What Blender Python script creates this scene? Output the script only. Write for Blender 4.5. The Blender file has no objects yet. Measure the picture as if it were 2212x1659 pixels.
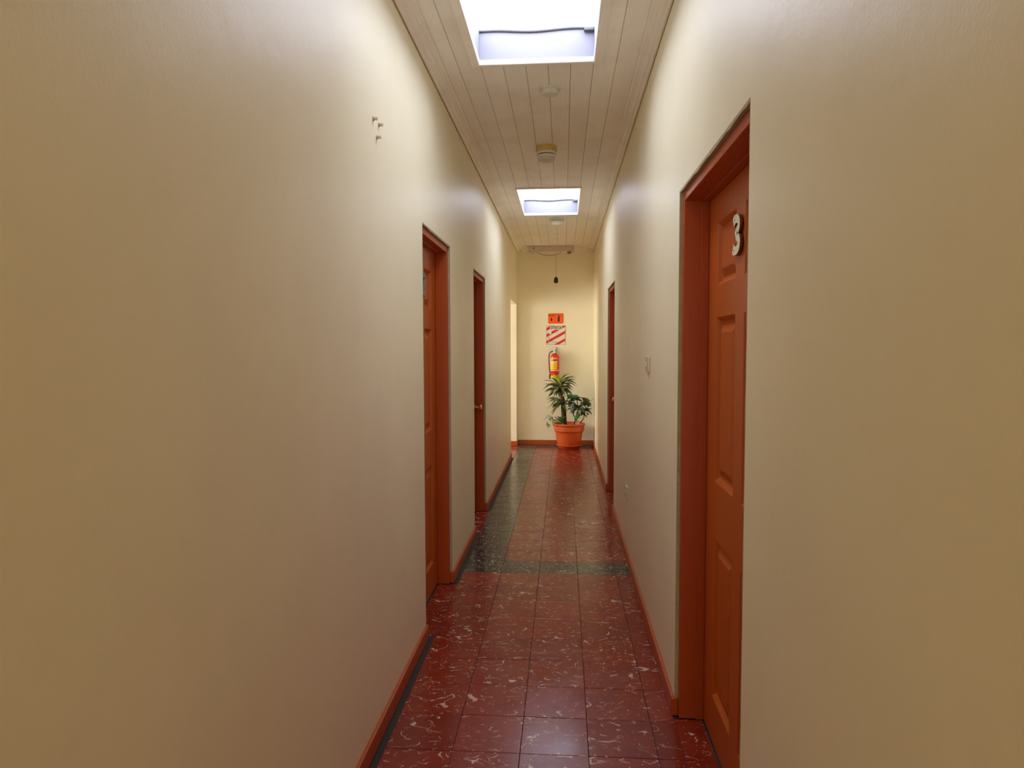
import bpy, bmesh, math, random
from mathutils import Vector, Matrix
PI = math.pi
C = bpy.context.scene.collection
R = random.Random(7)

# ------------------------------------------------------------------ camera, world, exposure
CAM_H, PITCH, YAW, ROLL, F_PX = 1.4821, -0.0548, 0.0748, 0.0028, 1485.2
def cam_dir(a, b):
    cr, sr = math.cos(ROLL), math.sin(ROLL); a, b = cr*a+sr*b, -sr*a+cr*b
    cp, sp = math.cos(PITCH), math.sin(PITCH)
    return a, b, cp, sp
def cam_axis(a, b, d):
    cr, sr = math.cos(ROLL), math.sin(ROLL); a, b = cr*a+sr*b, -sr*a+cr*b
    cp, sp = math.cos(PITCH), math.sin(PITCH); y = cp*d-sp*b; z = sp*d+cp*b; x = a
    cy, sy = math.cos(YAW), math.sin(YAW)
    return Vector((cy*x-sy*y, sy*x+cy*y, z))
cam = bpy.data.cameras.new('camera'); cam.sensor_width = 36; cam.lens = F_PX/2212*36
cam.clip_start = .02
co = bpy.data.objects.new('camera', cam); C.objects.link(co)
rx, ux, bx_ = cam_axis(1, 0, 0), cam_axis(0, 1, 0), cam_axis(0, 0, -1)
co.matrix_world = Matrix(((rx.x, ux.x, bx_.x, 0), (rx.y, ux.y, bx_.y, 0), (rx.z, ux.z, bx_.z, CAM_H), (0, 0, 0, 1)))
bpy.context.scene.camera = co
w = bpy.data.worlds.new('world'); bpy.context.scene.world = w; w.use_nodes = True
w.node_tree.nodes['Background'].inputs[0].default_value = (.80, .88, 1, 1)
w.node_tree.nodes['Background'].inputs[1].default_value = 1.0
vs = bpy.context.scene.view_settings
vs.view_transform = 'Standard'; vs.look = 'None'; vs.gamma = 1; vs.use_curve_mapping = False
vs.exposure = 1.4
cyc = bpy.context.scene.cycles          # a white corridor needs many diffuse bounces
cyc.max_bounces = 16; cyc.diffuse_bounces = 12; cyc.glossy_bounces = 4; cyc.caustics_reflective = False
SKY_GLOW = 2.95        # daylight coming through the translucent skylight sheets
WIN_GLOW = 5.5        # daylight in the window of the side passage
def area(name, loc, rot, sx, sy, power, col=(1, 1, 1)):
    l = bpy.data.lights.new(name, 'AREA'); l.shape = 'RECTANGLE'; l.size = sx; l.size_y = sy; l.energy = power; l.color = col
    o = bpy.data.objects.new(name, l); C.objects.link(o); o.location = loc; o.rotation_euler = rot
    return o
area('rear_fill', (-.12, -4.0, 1.35), (PI/2, 0, 0), 0.9, 2.0, 11.8, (1, .99, .90))   # added fill light behind the camera, no real source modelled

# ------------------------------------------------------------------ measures
XL, XR, HC, YE, YB = -.695, .447, 2.919, 10.307, -4.2
T = .25; X0, Y0 = -.4066, 4.424          # tile grid
PW = .1155; PX0 = -.427                  # ceiling plank grid
L1 = (3.381, 4.214, 2.095); L2 = (5.315, 6.106, 2.088); LO = (9.05, 10.165, 2.10)
R1 = (1.723, 2.739, 2.078); R2 = (6.118, 7.047, 2.061)

# ------------------------------------------------------------------ materials
def lin(c):
    return tuple(((v/255)/12.92 if v/255 <= .04045 else ((v/255+.055)/1.055)**2.4) for v in c)
class NT:
    def __init__(s, name):
        s.m = bpy.data.materials.new(name); s.m.use_nodes = True; s.t = s.m.node_tree
        s.b = s.t.nodes['Principled BSDF']
    def n(s, kind, **kw):
        nd = s.t.nodes.new(kind)
        for k, v in kw.items(): setattr(nd, k, v)
        return nd
    def l(s, a, b): s.t.links.new(a, b)
    def val(s, sock, v): sock.default_value = v
    def pos(s):
        return s.n('ShaderNodeNewGeometry').outputs['Position']
    def mapping(s, vec, scale=(1, 1, 1), loc=(0, 0, 0)):
        m = s.n('ShaderNodeMapping'); s.l(vec, m.inputs['Vector']); m.inputs['Scale'].default_value = scale; m.inputs['Location'].default_value = loc
        return m.outputs[0]
    def noise(s, vec, scale, detail=3, rough=.5, dist=0):
        m = s.n('ShaderNodeTexNoise'); s.l(vec, m.inputs['Vector'])
        m.inputs['Scale'].default_value = scale; m.inputs['Detail'].default_value = detail; m.inputs['Roughness'].default_value = rough; m.inputs['Distortion'].default_value = dist
        return m.outputs['Fac']
    def math(s, op, a, b=0.0, clamp=False):
        m = s.n('ShaderNodeMath', operation=op, use_clamp=clamp)
        for i, v in enumerate((a, b)):
            if isinstance(v, (int, float)): m.inputs[i].default_value = v
            else: s.l(v, m.inputs[i])
        return m.outputs[0]
    def ramp(s, f, a, b, lo=0.0, hi=1.0):
        m = s.n('ShaderNodeMapRange'); s.l(f, m.inputs[0])
        for i, v in enumerate((a, b, lo, hi)): m.inputs[i+1].default_value = v
        return m.outputs[0]
    def mix(s, f, a, b):
        m = s.n('ShaderNodeMix', data_type='RGBA')
        if isinstance(f, (int, float)): m.inputs[0].default_value = f
        else: s.l(f, m.inputs[0])
        for i, v in ((6, a), (7, b)):
            if isinstance(v, tuple): m.inputs[i].default_value = (*v[:3], 1)
            else: s.l(v, m.inputs[i])
        return m.outputs[2]
    def bump(s, h, strength, dist):
        m = s.n('ShaderNodeBump'); s.l(h, m.inputs['Height']); m.inputs['Strength'].default_value = strength; m.inputs['Distance'].default_value = dist
        s.l(m.outputs[0], s.b.inputs['Normal'])
    def col(s, c):
        if isinstance(c, tuple): s.b.inputs['Base Color'].default_value = (*c[:3], 1)
        else: s.l(c, s.b.inputs['Base Color'])
    def p(s, rough=.5, spec=.5, metal=0):
        if isinstance(rough, (int, float)): s.b.inputs['Roughness'].default_value = rough
        else: s.l(rough, s.b.inputs['Roughness'])
        s.b.inputs['Specular IOR Level'].default_value = spec; s.b.inputs['Metallic'].default_value = metal

def mat_wall(name, c, rough=.42):
    t = NT(name); P = t.pos()
    f = t.noise(P, 1.3, 4, .6)
    a = tuple(v*.94 for v in c)
    t.col(t.mix(t.ramp(f, .35, .65), a, c)); t.p(rough, .35)
    grain = t.noise(P, 130, 3, .6); big = t.noise(P, 9, 3, .5)
    h = t.math('ADD', t.math('MULTIPLY', grain, .35), t.math('MULTIPLY', big, 1.6))
    t.bump(h, .22, .004)
    return t.m
def mat_plain(name, c, rough=.5, spec=.5, metal=0, var=.06, scale=20):
    t = NT(name); P = t.pos()
    f = t.noise(P, scale, 3)
    t.col(t.mix(f, tuple(v*(1-var) for v in c), tuple(min(1, v*(1+var)) for v in c))); t.p(rough, spec, metal)
    return t.m
def mat_paint_wood(name, c, rough=.38, grain_axis=(30, 30, 1.2)):
    t = NT(name); P = t.mapping(t.pos(), grain_axis)
    f = t.noise(P, 3, 5, .65); g = t.noise(t.pos(), 2.2, 2)
    c1 = t.mix(f, tuple(v*.86 for v in c), tuple(v*1.1 for v in c))
    t.col(t.mix(t.ramp(g, .3, .7), c1, tuple(v*.93 for v in c))); t.p(rough, .4)
    t.bump(f, .18, .0015)
    return t.m
def mat_tile(name, base, base2, chip, dense):
    t = NT(name)
    oi = t.n('ShaderNodeObjectInfo')
    cx = t.n('ShaderNodeCombineXYZ'); t.l(t.math('MULTIPLY', oi.outputs['Random'], 37.0), cx.inputs[0]); t.l(t.math('MULTIPLY', oi.outputs['Random'], 61.0), cx.inputs[1])
    va = t.n('ShaderNodeVectorMath', operation='ADD'); t.l(t.pos(), va.inputs[0]); t.l(cx.outputs[0], va.inputs[1])
    V = va.outputs[0]
    M = t.mapping(V, (.62, 1, 1))
    # curled slivers: stretches of an iso-line of a swirled noise
    n1 = t.noise(M, 11 if not dense else 22, 1.0, .4, .9)
    n2 = t.noise(t.mapping(M, (1, 1, 1), (7, 3, 0)), 17 if not dense else 40, 1.0, .5, .3)
    n3 = t.noise(t.mapping(M, (1, 1, 1), (1, 9, 0)), 36 if not dense else 60, 1.0, .5, .2)
    d = t.math('ABSOLUTE', t.math('SUBTRACT', n1, .5))
    wdt = t.ramp(n3, .45, .8, .005, .026)
    line = t.math('LESS_THAN', d, wdt)
    keep = t.math('GREATER_THAN', n2, .53 if not dense else .46)
    s1 = t.math('MULTIPLY', line, keep)
    M2 = t.mapping(V, (.7, 1, 1), (13, 5, 0))
    d2 = t.math('ABSOLUTE', t.math('SUBTRACT', t.noise(M2, 19 if not dense else 34, 1.0, .4, 1.2), .47))
    s2 = t.math('MULTIPLY', t.math('LESS_THAN', d2, .012), t.math('GREATER_THAN', t.noise(t.mapping(M2, (1, 1, 1), (3, 3, 0)), 33, 1.0), .56 if not dense else .5))
    sp = t.math('GREATER_THAN', t.noise(M, 120, 0), .80 if not dense else .74)
    s = t.math('MAXIMUM', t.math('MAXIMUM', s1, s2), sp)
    cloud = t.noise(V, 6, 4, .6)
    bc = t.mix(t.ramp(cloud, .3, .7), base, base2)
    rnd = t.ramp(oi.outputs['Random'], 0, 1, .86, 1.1)
    hs = t.n('ShaderNodeHueSaturation'); t.l(bc, hs.inputs['Color']); t.l(rnd, hs.inputs['Value'])
    t.col(t.mix(t.math('MULTIPLY', s, t.ramp(t.noise(V, 14, 1), .3, .6, .35, .95)), hs.outputs[0], chip))
    t.p(t.ramp(t.noise(V, 5, 4), .3, .7, .16, .28), .32)
    t.bump(t.noise(V, 60, 2), .04, .001)
    return t.m
def mat_board(name, c):
    t = NT(name); oi = t.n('ShaderNodeObjectInfo'); P = t.pos()
    g = t.noise(t.mapping(P, (40, 1.5, 1)), 2, 5, .6)
    dirt = t.noise(P, 2.4, 5, .6)
    c1 = t.mix(t.ramp(g, .3, .7), tuple(v*.95 for v in c), c)
    c2 = t.mix(t.ramp(dirt, .48, .74, 0, .45), c1, tuple(v*k for v, k in zip(c, (.74, .68, .60))))
    hs = t.n('ShaderNodeHueSaturation'); t.l(c2, hs.inputs['Color']); t.l(t.ramp(oi.outputs['Random'], 0, 1, .96, 1.02), hs.inputs['Value'])
    t.col(hs.outputs[0]); t.p(.5, .3); t.bump(g, .15, .001)
    return t.m
def mat_leaf(name, a, b, edge=None):
    t = NT(name); oi = t.n('ShaderNodeObjectInfo')
    f = t.noise(t.mapping(t.pos(), (60, 60, 12)), 1.5, 3)
    c = t.mix(t.ramp(f, .35, .65), a, b)
    hs = t.n('ShaderNodeHueSaturation'); t.l(c, hs.inputs['Color']); t.l(t.ramp(oi.outputs['Random'], 0, 1, .95, 1.65), hs.inputs['Value'])
    t.col(hs.outputs[0]); t.p(.35, .5)
    return t.m
def mat_glow(name, c, strength, dirt=.12):
    t = NT(name); f = t.noise(t.mapping(t.pos(), (3, 1, 1)), 3, 4)
    cc = t.mix(t.ramp(f, .4, .75, 0, dirt), c, tuple(v*.6 for v in c))
    t.col((.8, .8, .8)); t.p(.5, .3); t.l(cc, t.b.inputs['Emission Color']); t.b.inputs['Emission Strength'].default_value = strength
    return t.m
M = {}
M['wall'] = mat_wall('cream_wall_paint', (.89, .835, .625))
M['wall_end'] = mat_wall('cream_end_wall_paint', (.88, .835, .63))
M['plaster'] = mat_plain('bare_plaster', (.42, .36, .24), .8, .2, var=.2, scale=60)
M['board'] = mat_board('white_ceiling_board', (.90, .86, .80))
M['trimw'] = mat_board('white_moulding_paint', (.88, .83, .77))
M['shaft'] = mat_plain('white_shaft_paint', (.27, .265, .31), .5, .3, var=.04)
M['seam'] = mat_plain('grey_seam', (.15, .15, .15), .6, .2)  # grey of the sheet's edge with its shadow gap; the bracket shares it
M['dark'] = mat_plain('dark_gap', (.02, .017, .014), .9, .1)
M['grout'] = mat_plain('dark_grout', (.035, .028, .025), .6, .3, var=.3, scale=40)
M['tred'] = mat_tile('red_chip_tile', lin((122, 36, 21)), lin((140, 50, 27)), (.66, .52, .42), False)
M['tdark'] = mat_tile('dark_chip_tile', lin((34, 34, 30)), lin((50, 50, 38)), (.60, .58, .46), True)
M['door'] = mat_paint_wood('orange_brown_door_paint', lin((186, 90, 28)))
M['frame'] = mat_paint_wood('red_brown_frame_paint', lin((176, 76, 24)))
M['base'] = mat_paint_wood('orange_baseboard_paint', lin((178, 82, 32)), .35, (3, 3, 30))
M['brass'] = mat_plain('brass', (.80, .58, .25), .25, .5, 1)
M['cream'] = mat_plain('cream_plastic', (.60, .53, .37), .4, .4)
M['number'] = mat_plain('pale_number', (.80, .74, .55), .4, .4)
M['number_side'] = mat_plain('number_side_shade', (.18, .10, .04), .5, .3)  # brown puts shade into the digit's sides; its screws share it
M['greynum'] = mat_plain('grey_number', (.16, .19, .16), .45, .5)
M['white'] = mat_plain('white_plastic', (.76, .73, .66), .4, .4)
M['greyed'] = mat_plain('painted_over_plastic', (.62, .60, .52), .5, .3)
M['slot'] = mat_plain('detector_slot', (.22, .19, .16), .7, .2)
M['yellow_base'] = mat_plain('yellowed_base', (.66, .47, .15), .5, .3, var=.2, scale=40)
M['housing'] = mat_plain('greyed_enamel', (.60, .50, .44), .45, .4)
M['black'] = mat_plain('black_rubber', (.02, .018, .016), .45, .4)
M['brown'] = mat_plain('dark_brown_plastic', (.045, .025, .014), .4, .4)
M['wire'] = mat_plain('thin_wire', (.16, .12, .09), .6, .2)
M['red'] = mat_plain('extinguisher_red', lin((214, 52, 34)), .28, .5)
M['steel'] = mat_plain('steel', (.55, .55, .52), .3, .5, 1)
M['lyellow'] = mat_plain('label_yellow', lin((238, 196, 20)), .5, .3)
M['lwhite'] = mat_plain('label_white', (.80, .78, .70), .5, .3)
M['lblue'] = mat_plain('label_violet', (.12, .06, .22), .5, .3)
M['lorange'] = mat_plain('label_orange', lin((246, 130, 30)), .5, .3)
M['skirt'] = mat_plain('yellow_green_skirt', lin((206, 196, 40)), .5, .3)
M['signo'] = mat_plain('sign_orange', lin((250, 100, 28)), .45, .3, var=.02)
M['signb'] = mat_plain('sign_black', (.03, .02, .015), .5, .3)
M['signw'] = mat_plain('sign_cream_white', (.78, .74, .60), .45, .3, var=.03)
M['signr'] = mat_plain('sign_red', lin((214, 40, 44)), .45, .3, var=.03)
M['pot'] = mat_plain('terracotta_plastic', lin((200, 88, 38)), .42, .4, var=.05, scale=30)
M['soil'] = mat_plain('soil', (.05, .028, .015), .95, .1, var=.5, scale=80)
M['bark'] = mat_plain('bark', lin((92, 74, 40)), .8, .2, var=.4, scale=60)
M['leaf_olive'] = mat_leaf('olive_leaf', lin((78, 100, 56)), lin((164, 166, 112)))
M['leaf_dark'] = mat_leaf('dark_leaf', lin((44, 70, 42)), lin((86, 104, 60)))
M['leaf_fresh'] = mat_leaf('fresh_green_leaf', lin((58, 112, 62)), lin((96, 146, 90)))
M['leaf_blue'] = mat_leaf('bluish_leaf', lin((66, 96, 92)), lin((120, 146, 140)))
M['leaf_red'] = mat_leaf('reddish_leaf', lin((92, 62, 40)), lin((112, 96, 56)))
M['leaf_yellow'] = mat_leaf('yellow_green_leaf', lin((140, 150, 40)), lin((176, 180, 70)))
M['glow'] = mat_glow('daylit_translucent_sheet', (.87, .935, 1.12), SKY_GLOW)
M['winglow'] = mat_glow('daylit_window_pane', (1.0, .97, .90), WIN_GLOW, 0)

# ------------------------------------------------------------------ helpers
def link(name, me, parent=None):
    o = bpy.data.objects.new(name, me); C.objects.link(o)
    if parent is not None: o.parent = parent
    return o
def obj(name, bm, mats, parent=None, smooth=False, loc=None):
    me = bpy.data.meshes.new(name); bm.normal_update(); bm.to_mesh(me); bm.free()
    for m in (mats if isinstance(mats, (list, tuple)) else [mats]): me.materials.append(M[m] if isinstance(m, str) else m)
    if smooth:
        for p in me.polygons: p.use_smooth = True
    o = link(name, me, parent)
    if loc is not None: o.location = loc
    return o
def auto_smooth(o, ang=35):
    me = o.data
    for p in me.polygons: p.use_smooth = True
    me.set_sharp_from_angle(angle=math.radians(ang))
    return o
def empty(name, loc=(0, 0, 0), rz=0):
    o = bpy.data.objects.new(name, None); o.empty_display_size = .1; C.objects.link(o); o.location = loc; o.rotation_euler = (0, 0, rz)
    return o
def tag(o, label=None, cat=None, group=None, kind=None):
    if label: o['label'] = label
    if cat: o['category'] = cat
    if group: o['group'] = group
    if kind: o['kind'] = kind
    return o
def BX(bm, x0, y0, z0, x1, y1, z1, mi=0, bev=0, seg=1):
    x0, x1 = sorted((x0, x1)); y0, y1 = sorted((y0, y1)); z0, z1 = sorted((z0, z1))
    vs_ = [bm.verts.new((x, y, z)) for z in (z0, z1) for (x, y) in ((x0, y0), (x1, y0), (x1, y1), (x0, y1))]
    fs = [(3, 2, 1, 0), (4, 5, 6, 7), (0, 1, 5, 4), (1, 2, 6, 5), (2, 3, 7, 6), (3, 0, 4, 7)]
    faces = [bm.faces.new([vs_[i] for i in f]) for f in fs]
    for f in faces: f.material_index = mi
    if bev:
        es = list({e for f in faces for e in f.edges})
        bmesh.ops.bevel(bm, geom=es, offset=bev, segments=seg, profile=.5, affect='EDGES')
    return faces
def lathe(bm, prof, n=32, c=(0, 0, 0), mi=0, cap=True, axis='z', flip=1):
    rings = []
    for r, z in prof:
        ring = []
        for i in range(n):
            a = 2*PI*i/n
            if axis == 'z': p = (c[0]+r*math.cos(a), c[1]+r*math.sin(a), c[2]+z)
            elif axis == 'x': p = (c[0]+z, c[1]+r*math.cos(a), c[2]+r*math.sin(a))
            else: p = (c[0]+r*math.sin(a), c[1]+z, c[2]+r*math.cos(a))
            ring.append(bm.verts.new(p))
        rings.append(ring)
    fs = []
    for a, b in zip(rings, rings[1:]):
        for i in range(n):
            fs.append(bm.faces.new((a[i], a[(i+1) % n], b[(i+1) % n], b[i])))
    if cap:
        fs.append(bm.faces.new(list(reversed(rings[0])))); fs.append(bm.faces.new(rings[-1]))
    for f in fs: f.material_index = mi
    bmesh.ops.recalc_face_normals(bm, faces=fs)
    return fs
def tube(bm, pts, r, n=8, mi=0):
    pts = [Vector(p) for p in pts]; rings = []
    rr = r if isinstance(r, (list, tuple)) else [r]*len(pts)
    up = Vector((0.13, .31, 1)).normalized()
    for i, p in enumerate(pts):
        t = (pts[min(i+1, len(pts)-1)]-pts[max(i-1, 0)]).normalized()
        u = t.cross(up)
        if u.length < .05: u = t.cross(Vector((1, 0, 0)))
        u.normalize(); v = t.cross(u)
        rings.append([bm.verts.new(p+rr[i]*(math.cos(2*PI*k/n)*u+math.sin(2*PI*k/n)*v)) for k in range(n)])
    fs = []
    for a, b in zip(rings, rings[1:]):
        for k in range(n): fs.append(bm.faces.new((a[k], a[(k+1) % n], b[(k+1) % n], b[k])))
    fs.append(bm.faces.new(rings[0])); fs.append(bm.faces.new(rings[-1]))
    for f in fs: f.material_index = mi
    bmesh.ops.recalc_face_normals(bm, faces=fs)
def plate(bm, pts2, y0, y1, mi=0):
    """polygon in the XZ plane extruded along Y"""
    a = [bm.verts.new((x, y0, z)) for x, z in pts2]; b = [bm.verts.new((x, y1, z)) for x, z in pts2]
    fs = [bm.faces.new(a), bm.faces.new(list(reversed(b)))]
    n = len(a)
    for i in range(n): fs.append(bm.faces.new((a[i], b[i], b[(i+1) % n], a[(i+1) % n])))
    for f in fs: f.material_index = mi
    bmesh.ops.recalc_face_normals(bm, faces=fs)
def rrect(x0, z0, x1, z1, r, n=5):
    out = []
    for cx, cz, a0 in ((x1-r, z1-r, 0), (x0+r, z1-r, 90), (x0+r, z0+r, 180), (x1-r, z0+r, 270)):
        for i in range(n+1):
            a = math.radians(a0+90*i/n); out.append((cx+r*math.cos(a), cz+r*math.sin(a)))
    return out
def text_mesh(s, size, m, parent, name, loc, rot, ext=.0004, sx=1, bold=.0):
    cu = bpy.data.curves.new(name, 'FONT'); cu.body = s; cu.size = size; cu.align_x = 'CENTER'; cu.align_y = 'CENTER'; cu.extrude = ext; cu.offset = bold; cu.resolution_u = 3
    tmp = bpy.data.objects.new('tmp_text', cu); C.objects.link(tmp)
    dg = bpy.context.evaluated_depsgraph_get(); dg.update()
    me = bpy.data.meshes.new_from_object(tmp.evaluated_get(dg)); me.name = name
    bpy.data.objects.remove(tmp); bpy.data.curves.remove(cu)
    me.materials.clear(); me.materials.append(M[m])
    o = link(name, me, parent); o.location = loc; o.rotation_euler = rot; o.scale = (sx, 1, 1)
    return o

# ------------------------------------------------------------------ walls
def wall_x(name, xa, xb, y0, y1, z1, openings, mats=('wall', 'plaster')):
    """wall slab between xa and xb running along Y, with openings (ya, yb, top)"""
    bm = bmesh.new(); y = y0
    for a, b, top in sorted(openings):
        BX(bm, xa, y, 0, xb, a, z1); BX(bm, xa, a, top, xb, b, z1); y = b
    BX(bm, xa, y, 0, xb, y1, z1)
    bmesh.ops.remove_doubles(bm, verts=bm.verts, dist=1e-5)
    return tag(obj(name, bm, mats), kind='structure')
ZT = HC+.35
wl = wall_x('wall_left', XL-.16, XL, YB, YE, ZT, [L1, L2, LO])
wr = wall_x('wall_right', XR, XR+.16, YB, YE, ZT, [R1, R2])
bm = bmesh.new(); BX(bm, XL-.16, YE, 0, XR+.16, YE+.15, ZT); tag(obj('wall_end', bm, 'wall_end'), kind='structure')
bm = bmesh.new(); BX(bm, XL-.16, YB-.15, 0, XR+.16, YB, ZT); tag(obj('wall_back', bm, 'wall'), kind='structure')
# walls of the side passage behind the opening at the far left
SX = -3.6; SY0 = 7.4
bm = bmesh.new()
BX(bm, SX-.12, LO[1], 0, XL-.16, LO[1]+.12, ZT)
BX(bm, SX-.12, SY0-.12, 0, XL-.16, SY0, ZT)
BX(bm, SX-.12, SY0, 0, SX, LO[1], .9); BX(bm, SX-.12, SY0, 2.3, SX, LO[1], ZT)
BX(bm, SX-.12, SY0, .9, SX, SY0+.3, 2.3); BX(bm, SX-.12, LO[1]-.35, .9, SX, LO[1], 2.3)
tag(obj('wall_side_passage', bm, 'wall'), kind='structure')

# rough plaster returns around the door frames
def plaster_strip(parent, x, side, o):
    a, b, top = o; d = .013
    bm = bmesh.new()
    xo = x+side*d
    def ragged(p0, p1, n, nrm):
        """thin uneven band of bare plaster lining the reveal"""
        vs0 = []
        for i in range(n+1):
            t = i/n; p = Vector(p0).lerp(Vector(p1), t); j = R.uniform(-.0025, .0025)
            q = p+Vector(nrm)*(.009+j)
            vs0.append([bm.verts.new((x+side*.0005, p.y, p.z)), bm.verts.new((x+side*.0008, q.y, q.z)), bm.verts.new((xo+side*.004, q.y, q.z)), bm.verts.new((xo+side*.004, p.y, p.z))])
        for u, v in zip(vs0, vs0[1:]):
            for k in range(4): bm.faces.new((u[k], u[(k+1) % 4], v[(k+1) % 4], v[k]))
        bm.faces.new(vs0[0]); bm.faces.new(vs0[-1])
    ragged((x, b, .0), (x, b, top), 40, (0, -1, 0)); ragged((x, a, .0), (x, a, top), 40, (0, 1, 0)); ragged((x, a, top), (x, b, top), 24, (0, 0, -1))
    bmesh.ops.recalc_face_normals(bm, faces=bm.faces)
    return obj('plaster_strip', bm, 'plaster', parent)

# ------------------------------------------------------------------ doors
def stroke_number(kind, h, w_, th, depth):
    """digit as a thick extruded stroke; local x right, z up, front at y=0 going back to +depth. Returns a bmesh"""
    pts = []
    if kind == '3':
        r = h*.25
        for i in range(15):
            a = math.radians(150-i*(240/14)); pts.append((math.cos(a)*w_*.40, h*.25+math.sin(a)*(r-th*.35)))
        for i in range(1, 17):
            a = math.radians(88-i*(238/16)); pts.append((math.cos(a)*w_*.44, -h*.235+math.sin(a)*(r-th*.30)))
    else:
        for i in range(14):
            a = math.radians(165-i*(200/13)); pts.append((math.cos(a)*w_*.40, h*.24+math.sin(a)*(h*.24-th*.4)))
        pts += [(w_*.15, -h*.05), (-w_*.2, -h*.27), (-w_*.40, -h*.43), (0, -h*.43), (w_*.42, -h*.43)]
    bm = bmesh.new()
    L, Rr = [], []
    for i, p in enumerate(pts):
        a = Vector(pts[max(i-1, 0)]); b = Vector(pts[min(i+1, len(pts)-1)]); t = (b-a).normalized(); nn = Vector((-t.y, t.x))
        k = th*.5*(1.0 if 2 < i < len(pts)-3 else 1.25)
        L.append(Vector(p)+nn*k); Rr.append(Vector(p)-nn*k)
    fr = []
    for i in range(len(pts)):
        fr.append([bm.verts.new((L[i].x, 0, L[i].y)), bm.verts.new((Rr[i].x, 0, Rr[i].y)), bm.verts.new((Rr[i].x, depth, Rr[i].y)), bm.verts.new((L[i].x, depth, L[i].y))])
    for i, (u, v) in enumerate(zip(fr, fr[1:])):
        for k in range(4):
            f = bm.faces.new((u[k], u[(k+1) % 4], v[(k+1) % 4], v[k])); f.material_index = 0 if k == 0 else 1
    for e in (fr[0], fr[-1]): f = bm.faces.new(e); f.material_index = 1
    bmesh.ops.recalc_face_normals(bm, faces=bm.faces)
    return bm, pts
def make_door(name, x, side, o, dx, knob_far, label, number=None, nmat='number'):
    """x wall face, side +1 when the door lies towards +X, dx depth of the door face behind the wall face"""
    a, b, top = o; root = empty(name, (x+side*dx, (a+b)/2, 0))
    tag(root, label, 'door', kind='structure')
    cx, cy = root.location.x, root.location.y
    jt = .034; fx0 = x+side*.013-cx; back = side*.055
    A, B = a-cy+.004, b-cy-.004; TP = top-.010
    def bxl(bm, x0, y0, z0, x1, y1, z1, **k): return BX(bm, x0, y0, z0, x1, y1, z1, **k)
    stop0 = -side*.030
    for (ya, yb) in ((A, A+jt), (B-jt, B)):
        bm = bmesh.new(); bxl(bm, fx0, ya, 0.002, back, yb, TP, bev=.003, seg=2); j = obj('jamb', bm, 'frame', root)
        s0, s1 = (ya+jt-.001, ya+jt+.005) if ya == A else (yb-jt-.005, yb-jt+.001)
        bm = bmesh.new(); bxl(bm, stop0, s0, 0.003, -side*.0015, s1, TP-jt, bev=.001); obj('door_stop', bm, 'frame', j)
    bm = bmesh.new(); bxl(bm, fx0, A+jt+.0005, TP-jt, back, B-jt-.0005, TP, bev=.003, seg=2); hd = obj('head_jamb', bm, 'frame', root)
    bm = bmesh.new(); bxl(bm, stop0, A+jt+.006, TP-jt-.006, -side*.0015, B-jt-.006, TP-jt+.001, bev=.001); obj('door_stop', bm, 'frame', hd)
    # leaf: stiles, rails and mullion in one mesh, panels let in
    y0, y1 = A+jt+.003, B-jt-.003; W_ = y1-y0; zt = TP-jt-.003; zb = .008
    st = .135*W_/.9; mu = .105*W_/.9; pw = (W_-2*st-mu)/2
    zs = [(.175, .775), (.985, 1.585), (1.70, 1.925)]
    ys = [(y0+st, y0+st+pw), (y1-st-pw, y1-st)]
    bm = bmesh.new(); th = side*.04
    for (u, v) in ((y0, y0+st), (ys[0][1], ys[1][0]), (y1-st, y1)): bxl(bm, 0, u, zb, th, v, zt)
    edges = [zb]+[q for z in zs for q in z]+[zt]
    for (u, v) in ys:
        for i in range(0, len(edges), 2): bxl(bm, 0, u, edges[i], th, v, edges[i+1])
    leaf = obj('door_leaf', bm, 'door', root)
    for (u, v) in ys:
        for (z0, z1) in zs:
            bm = bmesh.new()
            # nested rectangles: (inset, depth)  - sloped moulding, groove, raised field
            lv = [(0, .0), (.004, .003), (.016, .016), (.026, .018), (.054, .005), (.058, .0045)]
            rings = []
            for ins, dep in lv:
                rings.append([bm.verts.new((side*dep, yy, zz)) for yy, zz in ((u+ins, z0+ins), (v-ins, z0+ins), (v-ins, z1-ins), (u+ins, z1-ins))])
            for r0, r1 in zip(rings, rings[1:]):
                for k in range(4): bm.faces.new((r0[k], r0[(k+1) % 4], r1[(k+1) % 4], r1[k]))
            bm.faces.new(rings[-1])
            bk = [bm.verts.new((side*.030, yy, zz)) for yy, zz in ((u, z0), (v, z0), (v, z1), (u, z1))]
            for k in range(4): bm.faces.new((rings[0][k], rings[0][(k+1) % 4], bk[(k+1) % 4], bk[k]))
            bm.faces.new(bk)
            bmesh.ops.recalc_face_normals(bm, faces=bm.faces)
            obj('door_panel', bm, 'door', leaf)
    # knob
    ky = (y1-.06) if knob_far else (y0+.06); kz = .945
    bm = bmesh.new(); s = -side
    lathe(bm, [(.030, 0), (.030, s*.004), (.024, s*.008), (.012, s*.010), (.011, s*.030), (.018, s*.036), (.026, s*.046), (.027, s*.056), (.021, s*.064), (.008, s*.067)], 20, (0, ky, kz), axis='x')
    auto_smooth(obj('door_knob', bm, 'brass', root), 40)
    if number:
        bm, pts = stroke_number(number, .120, .092, .027, .009)
        n = obj('room_number', bm, [nmat, 'number_side' if nmat == 'number' else nmat], root)
        n.location = (-side*.0125, 0.012*side, 1.832); n.rotation_euler = (0, 0, -side*PI/2)
        for q in (2, len(pts)-3):
            bm = bmesh.new(); lathe(bm, [(.003, 0), (.003, -.0008)], 10, (pts[q][0], 0, pts[q][1]), axis='y'); obj('screw', bm, 'number_side', n)
        n['label'] = 'pale number three' if number == '3' else 'grey number two'
    return root
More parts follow.
